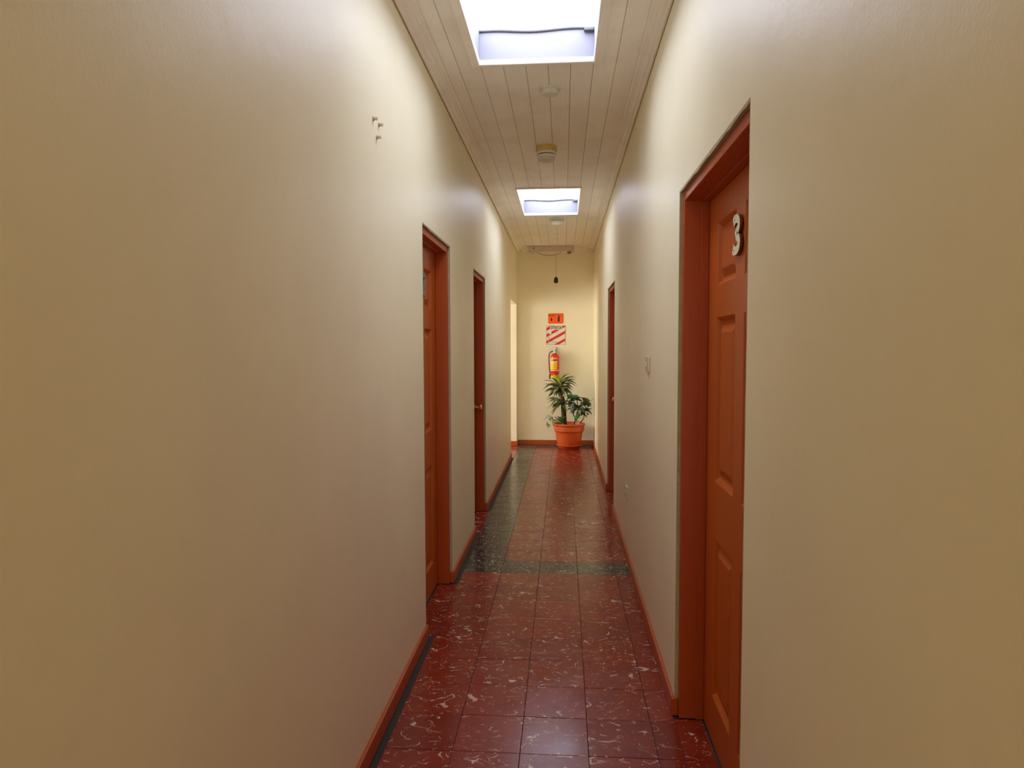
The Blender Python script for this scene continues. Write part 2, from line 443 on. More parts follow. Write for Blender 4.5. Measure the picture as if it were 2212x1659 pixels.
make_door('door_1', XR, 1, R1, .108, False, 'orange-brown six-panel door with pale number 3, nearest on the right wall', '3')
make_door('door_2', XL, -1, L1, .088, False, 'orange-brown six-panel door with grey number, nearest on the left wall', '2', 'greynum')
make_door('door_3', XL, -1, L2, .088, True, 'orange-brown door with brass knob, second on the left wall')
make_door('door_4', XR, 1, R2, .108, True, 'orange-brown door with brass knob, far on the right wall beside the potted plant')
plaster_strip(wr, XR, 1, R1); plaster_strip(wl, XL, -1, L1); plaster_strip(wl, XL, -1, L2); plaster_strip(wr, XR, 1, R2)

# ------------------------------------------------------------------ floor: every tile a part
bm = bmesh.new(); BX(bm, SX-.12, YB-.15, -.10, XR+.30, YE+.15, -.0035)
floor = tag(obj('floor', bm, 'grout'), kind='structure')
def tile_mesh(wx, wy, m):
    g = .0010; ch = .0012; bm = bmesh.new(); hx, hy = wx/2-g, wy/2-g
    b = [bm.verts.new((sx*hx, sy*hy, -.0045)) for sx, sy in ((-1, -1), (1, -1), (1, 1), (-1, 1))]
    c = [bm.verts.new((sx*hx, sy*hy, -ch)) for sx, sy in ((-1, -1), (1, -1), (1, 1), (-1, 1))]
    t = [bm.verts.new((sx*(hx-ch), sy*(hy-ch), 0)) for sx, sy in ((-1, -1), (1, -1), (1, 1), (-1, 1))]
    bm.faces.new(t)
    for k in range(4):
        bm.faces.new((b[k], b[(k+1) % 4], c[(k+1) % 4], c[k])); bm.faces.new((c[k], c[(k+1) % 4], t[(k+1) % 4], t[k]))
    me = bpy.data.meshes.new('tile'); bm.to_mesh(me); bm.free(); me.materials.append(M[m]); return me
tcache = {}
def put_tile(x0, x1, y0, y1, m):
    k = (round(x1-x0, 4), round(y1-y0, 4), m)
    if k not in tcache: tcache[k] = tile_mesh(x1-x0, y1-y0, m)
    o = bpy.data.objects.new('floor_tile', tcache[k]); C.objects.link(o); o.parent = floor
    o.location = ((x0+x1)/2, (y0+y1)/2, R.uniform(-.0004, .0004))
XB = .016
kk0 = -17
for k in range(kk0, 24):
    ya, yb = Y0+T*k, min(Y0+T*(k+1), YE-XB)
    if yb-ya < .02: continue
    drow = (k == 0) or (k >= 22)
    for c in range(-1, 4):
        xa, xb = X0+T*c, X0+T*(c+1)
        if c == 3: xb = XR-XB+.010
        dark = k >= 0 and (drow or c == -1)
        put_tile(xa, xb, ya, yb, 'tdark' if dark else 'tred')
def recess(o, xa, xb):
    y = Y0+T*math.floor((o[0]-Y0)/T)
    while y < o[1]-.001:
        a, b = max(y, o[0]+.04), min(y+T, o[1]-.04)
        if b-a > .01: put_tile(xa, xb, a, b, 'tred')
        y += T
recess(R1, XR-XB+.010, XR+.103); recess(R2, XR-XB+.010, XR+.103)
for o in (L1, L2): recess(o, XL-.083, X0-T)
# side passage tiles
for i in range(8):
    xb = X0-T-T*i; xa = xb-T
    for k in range(18, 23):
        ya, yb = Y0+T*k, min(Y0+T*(k+1), LO[1]-XB)
        if i == 0: ya = max(ya, LO[0]+.02)
        if yb-ya > .02: put_tile(xa, xb, ya, yb, 'tred')
# field of tiles out of the photograph's sight behind the camera: one joined part
bm = bmesh.new()
for k in range(-34, kk0):
    for c in range(-1, 4):
        xa, xb = X0+T*c, (X0+T*(c+1) if c < 3 else XR-XB+.01)
        BX(bm, xa+.002, Y0+T*k+.002, -.003, xb-.002, Y0+T*(k+1)-.002, 0)
for i in range(8, 12):
    for k in range(12, 23): BX(bm, X0-T*(i+2)+.002, Y0+T*k+.002, -.003, X0-T*(i+1)-.002, min(Y0+T*(k+1), LO[1])-.002, 0)
for i in range(1, 8):
    for k in range(12, 18): BX(bm, X0-T*(i+2)+.002, Y0+T*k+.002, -.003, X0-T*(i+1)-.002, Y0+T*(k+1)-.002, 0)
tag(obj('tile_field', bm, 'tred', floor), kind='stuff')

# ------------------------------------------------------------------ baseboards
BH = .072
def baseboard(name, runs):
    """runs: list of boxes (x0,y0,x1,y1)"""
    bm = bmesh.new()
    for (x0, y0, x1, y1) in runs: BX(bm, x0, y0, 0, x1, y1, BH, bev=.003, seg=2)
    return tag(obj(name, bm, 'base'), kind='structure')
t = .014
lr = []
ylast = YB
for o, cs in ((L1, 1), (L2, 1), (LO, 0)):
    lr.append((XL, ylast, XL+t, o[0]-.001)); ylast = o[1]+.001
    if cs: # short return into the reveal
        lr.append((XL-.012, o[1]-.002, XL+t, o[1]-.016))
lr.append((XL, LO[1]-t, XL+t, YE)); lr.append((XL-1.2, LO[1]-t, XL, LO[1]))
baseboard('baseboard_left', lr)
rr_ = []; ylast = YB
for o in (R1, R2):
    rr_.append((XR-t, ylast, XR, o[0]-.001)); ylast = o[1]+.001
    rr_.append((XR-t, o[1]-.002, XR+.012, o[1]-.016))
rr_.append((XR-t, ylast, XR, YE))
baseboard('baseboard_right', rr_)
baseboard('baseboard_end', [(XL+t+.001, YE-t, XR-t-.001, YE)])

# ------------------------------------------------------------------ ceiling boards
SK = [(3.545-1.247, 3.545), (6.334, 7.581)]      # skylight openings along Y
SX0, SX1 = PX0, PX0+5*PW
bm = bmesh.new(); yy = YB; z0, z1 = HC+.0145, HC+.10
for a, b in sorted(SK):
    BX(bm, XL-.16, yy, z0, XR+.16, a-.02, z1); BX(bm, XL-.16, a-.02, z0, SX0-.02, b+.02, z1); BX(bm, SX1+.02, a-.02, z0, XR+.16, b+.02, z1); yy = b+.02
BX(bm, XL-.16, yy, z0, XR+.16, YE, z1)
BX(bm, SX-.12, SY0-.12, HC, XL-.16, LO[1]+.12, z1)
ceil = tag(obj('ceiling', bm, ['dark']), kind='structure')
def plank_mesh(wx, ly):
    g = .0009; ch = .0022; bm = bmesh.new(); hx, hy = wx/2-g, ly/2-.0008
    pr = [(-hx, .0138), (-hx, ch), (-hx+ch, 0), (hx-ch, 0), (hx, ch), (hx, .0138)]
    a = [bm.verts.new((x, -hy, z)) for x, z in pr]; b = [bm.verts.new((x, hy, z)) for x, z in pr]
    n = len(pr)
    for i in range(n): bm.faces.new((a[i], b[i], b[(i+1) % n], a[(i+1) % n]))
    bm.faces.new(a); bm.faces.new(list(reversed(b))); bmesh.ops.recalc_face_normals(bm, faces=bm.faces)
    me = bpy.data.meshes.new('ceiling_board'); bm.to_mesh(me); bm.free(); me.materials.append(M['board']); return me
butts = {-3: [4.10, 8.0], -2: [4.10, 7.1], -1: [1.2, 5.4], 0: [4.62], 1: [0.9, 4.9], 2: [4.35], 3: [5.75, 8.9], 4: [.6, 4.15], 5: [4.9, 8.2], 6: [4.40, 8.6], 7: [4.40]}
for k in range(-3, 8):
    xa, xb = max(PX0+PW*k, XL+.002), min(PX0+PW*(k+1), XR-.002)
    if xb-xa < .01: continue
    spans = [(YB, YE-.002)]
    if 0 <= k < 5:
        spans = []; yy = YB
        for a, b in sorted(SK): spans.append((yy, a)); yy = b
        spans.append((yy, YE-.002))
    for (a, b) in spans:
        cuts = [a]+[q for q in sorted(butts.get(k, [])) if a+.15 < q < b-.15]+[b]
        if cuts[-1]-cuts[0] > 5 and len(cuts) < 3: cuts.insert(1, (a+b)/2)
        for u, v in zip(cuts, cuts[1:]):
            o = bpy.data.objects.new('ceiling_board', plank_mesh(xb-xa, v-u)); C.objects.link(o); o.parent = ceil
            o.location = ((xa+xb)/2, (u+v)/2, HC+R.uniform(-.0006, .0006))
# cornice mouldings: stepped profile swept along each wall
CP = [(.000, .0), (.000, -.030), (.006, -.034), (.012, -.033), (.018, -.026), (.030, -.022), (.044, -.012), (.050, -.012), (.054, -.007), (.066, -.007), (.072, -.002), (.078, -.002), (.078, .0)]
def cornice(name, segs, fn):
    root = None
    bm = bmesh.new()
    for (s0, s1) in segs:
        A_ = [bm.verts.new(fn(d, s0, z)) for d, z in CP]; B_ = [bm.verts.new(fn(d, s1, z)) for d, z in CP]; n = len(CP)
        for i in range(n): bm.faces.new((A_[i], B_[i], B_[(i+1) % n], A_[(i+1) % n]))
        bm.faces.new(A_); bm.faces.new(list(reversed(B_)))
    bmesh.ops.recalc_face_normals(bm, faces=bm.faces)
    return tag(obj(name, bm, 'trimw'), kind='structure')
cornice('trim_1', [(YB, 4.099), (4.101, YE-.002)], lambda d, s, z: (XL+.005+d, s, HC-.0012+z))
cornice('trim_2', [(YB, 4.399), (4.401, YE-.002)], lambda d, s, z: (XR-.003-d, s, HC-.0012+z))
cornice('trim_3', [(XL+.084, XR-.082)], lambda d, s, z: (s, YE-.002-d, HC-.0012+z))

# ------------------------------------------------------------------ skylights
def skylight(a, b, tw, label, grp='skylights in the boarded ceiling'):
    root = empty('skylight', ((SX0+SX1)/2, (a+b)/2, HC)); tag(root, label, 'skylight', grp)
    hx = (SX1-SX0)/2; hy = (b-a)/2; H = .20; th = .015
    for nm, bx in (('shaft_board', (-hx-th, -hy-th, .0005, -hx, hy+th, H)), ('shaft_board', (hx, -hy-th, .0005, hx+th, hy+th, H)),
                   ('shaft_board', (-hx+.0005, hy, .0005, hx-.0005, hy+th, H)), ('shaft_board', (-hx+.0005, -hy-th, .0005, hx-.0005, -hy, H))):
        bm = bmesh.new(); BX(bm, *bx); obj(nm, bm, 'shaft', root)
    # mitred architrave round the opening
    def prof(d): return [(0, .010), (0, -.008), (.004, -.014), (.012, -.016), (.020, -.013), (tw, -.009), (tw, -.001)]
    cs = [(-hx, -hy, -1, -1), (hx, -hy, 1, -1), (hx, hy, 1, 1), (-hx, hy, -1, 1)]
    for i in range(4):
        bm = bmesh.new(); p, q = cs[i], cs[(i+1) % 4]; ra, rb = [], []
        for d, z in prof(0):
            ra.append(bm.verts.new((p[0]+p[2]*(d-.002), p[1]+p[3]*(d-.002), z))); rb.append(bm.verts.new((q[0]+q[2]*(d-.002), q[1]+q[3]*(d-.002), z)))
        n = len(ra)
        for k in range(n): bm.faces.new((ra[k], rb[k], rb[(k+1) % n], ra[(k+1) % n]))
        bm.faces.new(ra); bm.faces.new(list(reversed(rb))); bmesh.ops.recalc_face_normals(bm, faces=bm.faces)
        obj('architrave', bm, 'trimw', root)
    # translucent sheet, slightly wavy, with a rolled far edge
    bm = bmesh.new(); nx, ny = 16, 8; rows = []
    for j in range(ny+1):
        row = []
        for i in range(nx+1):
            x = -hx-.008+(2*hx+.016)*i/nx; y = -hy-.008+(2*hy+.016)*j/ny
            z = .152+.005*math.sin(i*.55+.6)*(j/ny)**2
            row.append(bm.verts.new((x, y, z)))
        rows.append(row)
    for r0, r1 in zip(rows, rows[1:]):
        for i in range(nx): bm.faces.new((r0[i], r1[i], r1[i+1], r0[i+1]))
    obj('translucent_sheet', bm, 'glow', root, smooth=True)
    # grey tube drawing the sheet's far edge and the shadow gap under it
    bm = bmesh.new(); tube(bm, [(-hx+2*hx*i/16, hy-.006, .146+.005*math.sin(i*.55+.6)) for i in range(17)], .0065, 6); obj('edge_and_gap_shade', bm, 'seam', root, smooth=True)
    bm = bmesh.new(); BX(bm, hx-.05, hy-.03, .128, hx-.002, hy-.002, .142, bev=.002); obj('bracket', bm, 'seam', root)
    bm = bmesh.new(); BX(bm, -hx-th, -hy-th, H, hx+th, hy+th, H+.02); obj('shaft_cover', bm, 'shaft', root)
    return root
skylight(*SK[0], .045, 'large bright skylight cut off by the top of the photo')
skylight(*SK[1], .018, 'smaller-looking far skylight between the yellow-based and the farthest smoke detectors')

# window of the side passage (daylight from the left at the corridor's far end)
win = empty('window_1', (SX-.04, (SY0+.3+LO[1]-.35)/2, 1.6)); tag(win, 'daylit window of the side passage left of the end wall', 'window', kind='structure')
hy = (LO[1]-.35-SY0-.3)/2
bm = bmesh.new()
for bx in ((-.03, -hy, -.7, .03, -hy+.05, .7), (-.03, hy-.05, -.7, .03, hy, .7), (-.03, -hy, -.7, .03, hy, -.65), (-.03, -hy, .65, .03, hy, .7), (-.02, -.02, -.65, .02, .02, .65)): BX(bm, *bx)
obj('window_frame', bm, 'frame', win)
bm = bmesh.new(); BX(bm, -.012, -hy+.05, -.65, -.006, hy-.05, .65); obj('window_pane', bm, 'winglow', win)

# ------------------------------------------------------------------ smoke detectors
def detector(x, y, kind, label):
    r = empty('smoke_detector', (x, y, HC)); tag(r, label, 'smoke detector', 'smoke detectors on the ceiling')
    if kind == 0:
        bm = bmesh.new(); lathe(bm, [(.058, 0), (.060, -.004), (.058, -.010), (.052, -.012)], 40); auto_smooth(obj('mounting_base', bm, 'greyed', r))
        bm = bmesh.new(); lathe(bm, [(.049, -.012), (.049, -.028), (.045, -.034), (.030, -.037), (.010, -.038)], 40); auto_smooth(obj('cover', bm, 'greyed', r), 25)
    elif kind == 1:
        bm = bmesh.new(); lathe(bm, [(.072, 0), (.074, -.003), (.074, -.040), (.070, -.042)], 40); b_ = auto_smooth(obj('mounting_base', bm, 'yellow_base', r)); b_['label'] = 'yellowed round base'
        for ang in (-2.9, -2.1, -1.2, -.9, -.1, 1.4):
            bm = bmesh.new(); z = -.012 if ang in (-2.1, -1.2) else -.032
            lathe(bm, [(.004, -.002), (.004, .0015), (.002, .003)], 8, (0, 0, 0), axis='x'); s = obj('screw', bm, 'slot', b_); s.location = (.0735*math.cos(ang), .0735*math.sin(ang), z); s.rotation_euler = (0, 0, ang)
        bm = bmesh.new(); lathe(bm, [(.070, -.042), (.071, -.052), (.068, -.056)], 40); auto_smooth(obj('collar', bm, 'white', r))
        bm = bmesh.new(); lathe(bm, [(.056, -.056), (.056, -.068)], 40); auto_smooth(obj('sensing_slot', bm, 'slot', r))
        bm = bmesh.new(); lathe(bm, [(.066, -.064), (.069, -.068), (.069, -.076), (.064, -.080)], 40); auto_smooth(obj('ring', bm, 'white', r))
        bm = bmesh.new(); lathe(bm, [(.058, -.080), (.060, -.090), (.056, -.100), (.040, -.106), (.012, -.108)], 40); g = auto_smooth(obj('grille_cap', bm, 'greyed', r))
        for ring, n in ((.047, 18), (.033, 12)):
            for i in range(n):
                a = 2*PI*i/n; bm = bmesh.new(); BX(bm, -.0045, -.0022, -.0015, .0045, .0022, .0015)
                s = obj('grille_rib', bm, 'white', g); s.location = (ring*math.cos(a), ring*math.sin(a), -.1035 if ring > .04 else -.1065); s.rotation_euler = (0, 0, a)
    else:
        bm = bmesh.new(); lathe(bm, [(.084, 0), (.086, -.004), (.084, -.022), (.078, -.026)], 40); auto_smooth(obj('mounting_base', bm, 'greyed', r))
        bm = bmesh.new(); lathe(bm, [(.060, -.026), (.060, -.032)], 40); auto_smooth(obj('sensing_slot', bm, 'slot', r))
        bm = bmesh.new(); lathe(bm, [(.068, -.031), (.070, -.036), (.068, -.066), (.062, -.076), (.040, -.080), (.012, -.081)], 40); auto_smooth(obj('cover', bm, 'white', r))
    return r
detector(-.078, 3.93, 0, 'painted-over flat smoke detector just beyond the near skylight')
detector(-.124, 5.05, 1, 'smoke detector with yellowed base midway between the two skylights')
detector(-.075, 7.86, 2, 'white smoke detector on the far side of the far skylight')

# ------------------------------------------------------------------ batten light fitting and dangling socket
fx = empty('light_fitting', (-.182, 10.02, HC)); tag(fx, 'greyed batten light fitting without tube at the ceiling above the end wall', 'light fitting')
bm = bmesh.new(); BX(bm, -.333, -.065, -.082, .333, .055, -.003, bev=.005, seg=2); hs = obj('housing', bm, 'housing', fx)
bm = bmesh.new(); BX(bm, -.29, -.035, -.090, .29, .025, -.080, bev=.003); obj('reflector_strip', bm, 'white', fx)
for sx in (-1, 1):
    bm = bmesh.new(); BX(bm, sx*.262-.028, -.045, -.112, sx*.262+.028, -.020, -.080, bev=.004); obj('tube_holder', bm, 'greyed' if sx < 0 else 'slot', fx)
bm = bmesh.new(); lathe(bm, [(.011, -.0655), (.011, -.0665)], 14, (-.245, 0, -.033), axis='y'); obj('knockout_hole', bm, 'brown', fx)
bm = bmesh.new(); tube(bm, [(-.200+.35*i/14, -.035-.004*math.sin(i*.9), -.092-.042*math.sin(PI*i/14)**.8 if 0 < i < 14 else -.088) for i in range(15)], .0028, 6); obj('loose_wire', bm, 'wire', fx, smooth=True)
so = empty('hanging_socket', (-.110, 10.125, 2.412)); tag(so, 'dark brown bulb socket dangling on a thin cord in front of the end wall', 'lamp socket')
bm = bmesh.new(); tube(bm, [(0, 0, .07+i*.04355) for i in range(11)], .0016, 6); obj('cord', bm, 'wire', so)
bm = bmesh.new(); lathe(bm, [(.006, .078), (.016, .074), (.026, .060), (.030, .040), (.031, .020), (.034, .012), (.033, .004), (.026, -.002), (.022, -.010), (.012, -.014)], 20, (0, 0, 0)); auto_smooth(obj('socket_body', bm, 'brown', so), 50)

# ------------------------------------------------------------------ signs on the end wall
sg = empty('exit_sign_plate', (-.116, YE, 1.894)); sg.name = 'orange_sign'; tag(sg, 'small orange sign with down arrow and extinguisher pictogram, above the striped sign', 'sign')
bm = bmesh.new(); plate(bm, rrect(-.114, -.077, .114, .077, .016), -.004, -.0005); obj('sign_board', bm, 'signo', sg)
text_mesh('EXTINTOR', .024, 'signb', sg, 'lettering', (-.062, -.0045, .044), (PI/2, 0, 0), sx=.74, bold=.0008)
bm = bmesh.new(); plate(bm, [(-.069, .018), (-.057, .018), (-.057, -.014), (-.042, -.008), (-.063, -.046), (-.084, -.008), (-.069, -.014)], -.0048, -.004); obj('arrow', bm, 'signb', sg)
bm = bmesh.new(); o1 = rrect(-.012, -.062, .104, .062, .016); i1 = rrect(-.010, -.060, .102, .060, .014)
va = [bm.verts.new((x, -.0045, z)) for x, z in o1]; vb = [bm.verts.new((x, -.0045, z)) for x, z in i1]
for i in range(len(va)): bm.faces.new((va[i], va[(i+1) % len(va)], vb[(i+1) % len(va)], vb[i]))
obj('pictogram_outline', bm, 'signb', sg)
bm = bmesh.new(); plate(bm, rrect(.030, -.050, .058, .022, .010), -.0048, -.004); plate(bm, [(.038, .022), (.050, .022), (.050, .034), (.062, .040), (.062, .045), (.030, .045), (.030, .039), (.038, .034)], -.0048, -.004)
plate(bm, [(.055, .036), (.072, .030), (.076, .014), (.072, .013), (.068, .027), (.055, .032)], -.0048, -.004); obj('extinguisher_pictogram', bm, 'signb', sg)

s2 = empty('striped_sign', (-.115, YE, 1.646)); tag(s2, 'square cream and red diagonally striped sign lettered EXTINTOR above the fire extinguisher', 'sign')
S = .142
bm = bmesh.new(); plate(bm, rrect(-S, -S, S, S, .004), -.004, -.0005); obj('sign_board', bm, 'signw', s2)
def clip(poly, x0, z0, x1, z1):
    for ax, lim, sg_ in ((0, x0, 1), (0, x1, -1), (1, z0, 1), (1, z1, -1)):
        out = []
        for i in range(len(poly)):
            p, q = poly[i], poly[(i+1) % len(poly)]; dp, dq = sg_*(p[ax]-lim), sg_*(q[ax]-lim)
            if dp >= 0: out.append(p)
            if (dp >= 0) != (dq >= 0):
                u = dp/(dp-dq); out.append((p[0]+u*(q[0]-p[0]), p[1]+u*(q[1]-p[1])))
        poly = out
        if not poly: return []
    return poly
# stripe lines rise to the right: z = c + .58 x ; red bands by their centre-line offset
e = S-.004
for (c0, c1) in ((.141, .184), (.047, .087), (-.053, -.010), (-.164, -.124)):
    sl = .555
    pl = clip([(-.3, c0-.3*sl), (.3, c0+.3*sl), (.3, c1+.3*sl), (-.3, c1-.3*sl)], -e, -e, e, e)
    if len(pl) > 2:
        bm = bmesh.new(); plate(bm, pl, -.0044, -.004); obj('red_stripe', bm, 'signr', s2)
bm = bmesh.new(); plate(bm, [(-.086, .080), (.098, .080), (.098, .134), (-.086, .134)], -.0048, -.0044); obj('title_patch', bm, 'signw', s2)
text_mesh('EXTINTOR', .056, 'signb', s2, 'title_lettering', (.006, -.0052, .107), (PI/2, 0, 0), sx=.62, bold=.0014)
for (px_, pz, w2, h2) in ((-.082, .030, .034, .030), (-.100, -.036, .030, .030), (-.100, -.104, .028, .026)):
    bm = bmesh.new(); plate(bm, [(px_-w2/2, pz-h2/2), (px_+w2/2, pz-h2/2), (px_+w2/2, pz+h2/2), (px_-w2/2, pz+h2/2)], -.0048, -.0044); ip = obj('class_symbol', bm, 'signw', s2)
for (px_, pz, kind) in ((-.118, .022, 'tri'), (-.103, -.036, 'box'), (-.104, -.102, 'ring')):
    bm = bmesh.new(); n = {'tri': 3, 'box': 4, 'ring': 14}[kind]; of = {'tri': PI/2, 'box': PI/4, 'ring': 0}[kind]
    A_ = [bm.verts.new((px_+.015*math.cos(of+2*PI*i/n), -.0052, pz+.015*math.sin(of+2*PI*i/n))) for i in range(n)]
    B_ = [bm.verts.new((px_+.010*math.cos(of+2*PI*i/n), -.0052, pz+.010*math.sin(of+2*PI*i/n))) for i in range(n)]
    for i in range(n): bm.faces.new((A_[i], A_[(i+1) % n], B_[(i+1) % n], B_[i]))
    obj('class_outline', bm, 'signb', s2)
for (xa, xb, z) in ((-.072, -.050, .064), (-.045, .035, .034), (-.055, .055, -.044), (-.055, .030, -.100), (-.055, .045, -.106)):
    bm = bmesh.new(); plate(bm, [(xa, z), (xb, z), (xb, z+.003), (xa, z+.003)], -.0049, -.0046); obj('small_print_line', bm, 'slot', s2)
bm = bmesh.new()
for (a, b, c_, d) in ((-S, -S, S, -S+.0025), (-S, S-.0025, S, S), (-S, -S, -S+.0025, S), (S-.0025, -S, S, S)): plate(bm, [(a, b), (c_, b), (c_, d), (a, d)], -.0048, -.004)
obj('black_border', bm, 'signb', s2)

# ------------------------------------------------------------------ fire extinguisher
ex = empty('fire_extinguisher', (-.128, 10.215, 1.0)); tag(ex, 'red fire extinguisher with yellow label and black hose hung on the end wall', 'fire extinguisher')
r = .066
bm = bmesh.new(); lathe(bm, [(.050, .0), (r-.004, .0), (r, .008), (r, .050)], 40); auto_smooth(obj('foot_ring', bm, 'skirt', ex)).__setitem__('label', 'yellow-green foot ring')
bm = bmesh.new(); lathe(bm, [(r-.001, .050), (r, .052), (r, .310), (r*.96, .330), (r*.82, .350), (r*.58, .366), (r*.36, .374), (.020, .380)], 40); auto_smooth(obj('cylinder', bm, 'red', ex), 50)
def band(z0, z1, a0, a1, m, nm, rr=.0006, par=ex):
    bm = bmesh.new(); n = 14; A_, B_ = [], []
    for i in range(n+1):
        a = math.radians(a0+(a1-a0)*i/n); p = ((r+rr)*math.cos(a), (r+rr)*math.sin(a)); A_.append(bm.verts.new((*p, z0))); B_.append(bm.verts.new((*p, z1)))
    for i in range(n): bm.faces.new((A_[i], A_[i+1], B_[i+1], B_[i]))
    return obj(nm, bm, m, par, smooth=True)
lab = band(.138, .312, 188, 302, 'lyellow', 'paper_label')
band(.262, .290, 188, 302, 'red', 'label_band', .0009, lab)
for a, m in ((203, 'lwhite'), (236, 'lorange'), (274, 'lblue')): band(.264, .288, a-11, a+11, m, 'class_icon', .0012, lab)
band(.236, .258, 188, 302, 'lwhite', 'label_band', .0009, lab)
for i in range(6): band(.243, .251, 196+i*17, 196+i*17+8, 'slot', 'print_mark', .0012, lab)
band(.200, .203, 215, 270, 'slot', 'print_mark', .0009, lab); band(.172, .175, 210, 285, 'slot', 'print_mark', .0009, lab); band(.300, .304, 205, 290, 'slot', 'print_mark', .0009, lab)
bm = bmesh.new(); lathe(bm, [(r+.0005, .118), (r+.003, .120), (r+.003, .127), (r+.0005, .129)], 36, cap=False); auto_smooth(obj('strap', bm, 'lwhite', ex)).__setitem__('label', 'pale strap round the cylinder')
bm = bmesh.new(); lathe(bm, [(.018, .376), (.018, .392), (.013, .394), (.013, .420), (.008, .424)], 18); auto_smooth(obj('valve', bm, 'steel', ex))
bm = bmesh.new(); lathe(bm, [(.017, -.012), (.017, .012)], 18, (-.012, -.018, .402), axis='y'); auto_smooth(obj('pressure_gauge', bm, 'steel', ex))
bm = bmesh.new(); tube(bm, [(-.012, 0, .418), (.010, -.002, .430), (.036, -.004, .446), (.052, -.004, .462)], [.006, .006, .005, .004], 8); tube(bm, [(0, 0, .430), (.030, 0, .418), (.056, 0, .402), (.070, 0, .380)], [.006, .005, .004, .004], 8); auto_smooth(obj('lever_handle', bm, 'steel', ex))
bm = bmesh.new(); tube(bm, [(-.010, 0, .404), (-.036, 0, .406), (-.062, -.002, .396), (-.080, -.004, .372), (-.086, -.006, .335), (-.086, -.008, .27), (-.082, -.010, .19), (-.076, -.010, .12), (-.074, -.010, .070)], .0075, 10); hsn = auto_smooth(obj('hose', bm, 'black', ex), 60)
bm = bmesh.new(); lathe(bm, [(.009, .074), (.009, .066), (.011, .060), (.013, .000), (.010, -.002)], 14, (-.074, -.010, 0)); auto_smooth(obj('nozzle', bm, 'black', ex))
bm = bmesh.new(); lathe(bm, [(.0105, .078), (.0105, .070)], 14, (-.074, -.010, 0)); auto_smooth(obj('hose_clip', bm, 'lwhite', ex))
bm = bmesh.new(); BX(bm, -.015, .064, .30, .015, .091, .47, bev=.003); BX(bm, -.008, .012, .386, .008, .070, .396); obj('wall_bracket', bm, 'steel', ex)

# ------------------------------------------------------------------ switch and socket plates
def plate_thing(name, y, z, label, cat, kind):
    o = empty(name, (XR, y, z)); tag(o, label, cat)
    bm = bmesh.new(); BX(bm, -.012, -.057, -.039, -.0003, .057, .039, bev=.003, seg=2); obj('cover_plate', bm, 'cream', o)
    if kind == 'switch':
        bm = bmesh.new(); BX(bm, -.017, -.017, -.012, -.011, .017, .012, bev=.002); obj('rocker', bm, 'white', o)
    else:
        for s in (-1, 1):
            bm = bmesh.new(); lathe(bm, [(.016, -.014), (.017, -.012), (.017, -.011)], 18, (0, s*.025, 0), axis='x'); q = auto_smooth(obj('socket_outlet', bm, 'white', o))
            for dz in (-.006, .006): bm = bmesh.new(); BX(bm, -.0145, s*.025-.004, dz-.001, -.0139, s*.025+.004, dz+.001); obj('pin_slot', bm, 'dark', q)
    for s in (-1, 1):
        bm = bmesh.new(); lathe(bm, [(.003, -.0132), (.003, -.0118)], 8, (0, s*.046, 0), axis='x'); obj('screw', bm, 'slot', o)
plate_thing('light_switch', 3.655, 1.386, 'cream light switch plate on the right wall beyond the near door', 'light switch', 'switch')
plate_thing('power_outlet', 4.81, .463, 'cream power outlet low on the right wall', 'power outlet', 'outlet')

# ------------------------------------------------------------------ little wall hooks
for (y, z, lb) in ((2.517, 2.315, 'small cream wall plug, topmost and leftmost of three on the left wall'), (2.593, 2.317, 'small cream wall plug, rightmost of three on the left wall'), (2.562, 2.262, 'small cream wall plug, lowest of three on the left wall')):
    o = empty('wall_plug', (XL, y, z)); tag(o, lb, 'wall plug', 'wall plugs left of the ceiling line')
    bm = bmesh.new(); lathe(bm, [(.010, .0), (.009, .003), (.006, .006), (.0045, .010)], 14, axis='x'); auto_smooth(obj('plug_collar', bm, 'cream', o), 60)
    bm = bmesh.new(); tube(bm, [(.004, 0, 0), (.011, 0, -.001), (.016, 0, -.002)], [.006, .006, .0065], 8); auto_smooth(obj('peg', bm, 'cream', o), 60)

# ------------------------------------------------------------------ potted plant
PC = Vector((.082, 9.968, 0))
pl = empty('potted_plant', PC); tag(pl, 'leafy cane plant in a terracotta coloured pot standing before the end wall', 'potted plant')
bm = bmesh.new(); lathe(bm, [(.134, .0), (.140, .002), (.152, .030), (.168, .044), (.179, .047), (.181, .054), (.176, .060), (.168, .058), (.150, .034), (.134, .010)], 56); auto_smooth(obj('saucer', bm, 'pot', pl), 50)
bm = bmesh.new(); lathe(bm, [(.132, .012), (.140, .014), (.162, .056), (.175, .100), (.187, .170), (.196, .238), (.200, .246), (.208, .250), (.217, .262), (.219, .315), (.217, .328), (.226, .334), (.233, .344), (.234, .354), (.229, .364), (.220, .368), (.210, .366), (.206, .352), (.190, .300)], 56, cap=False); auto_smooth(obj('pot', bm, 'pot', pl), 32)
bm = bmesh.new(); rg = [[bm.verts.new((q*.198*math.cos(2*PI*i/32), q*.198*math.sin(2*PI*i/32), .315+R.uniform(-.006, .008))) for i in range(32)] for q in (1, .66, .33)]
for a, b in zip(rg, rg[1:]):
    for i in range(32): bm.faces.new((a[i], a[(i+1) % 32], b[(i+1) % 32], b[i]))
bm.faces.new(rg[-1]); obj('soil', bm, 'soil', pl, smooth=True)
KX = .00671
def PW3(px, py, dy=0.0):
    """point of the plant (relative to the pot's base) from its place in the bush, dy behind/before the pot's axis"""
    k = (9.968+dy)/9.968
    return Vector(((px-1217)*KX*k-PC.x, dy, CAM_H-(py-748)*KX*k))
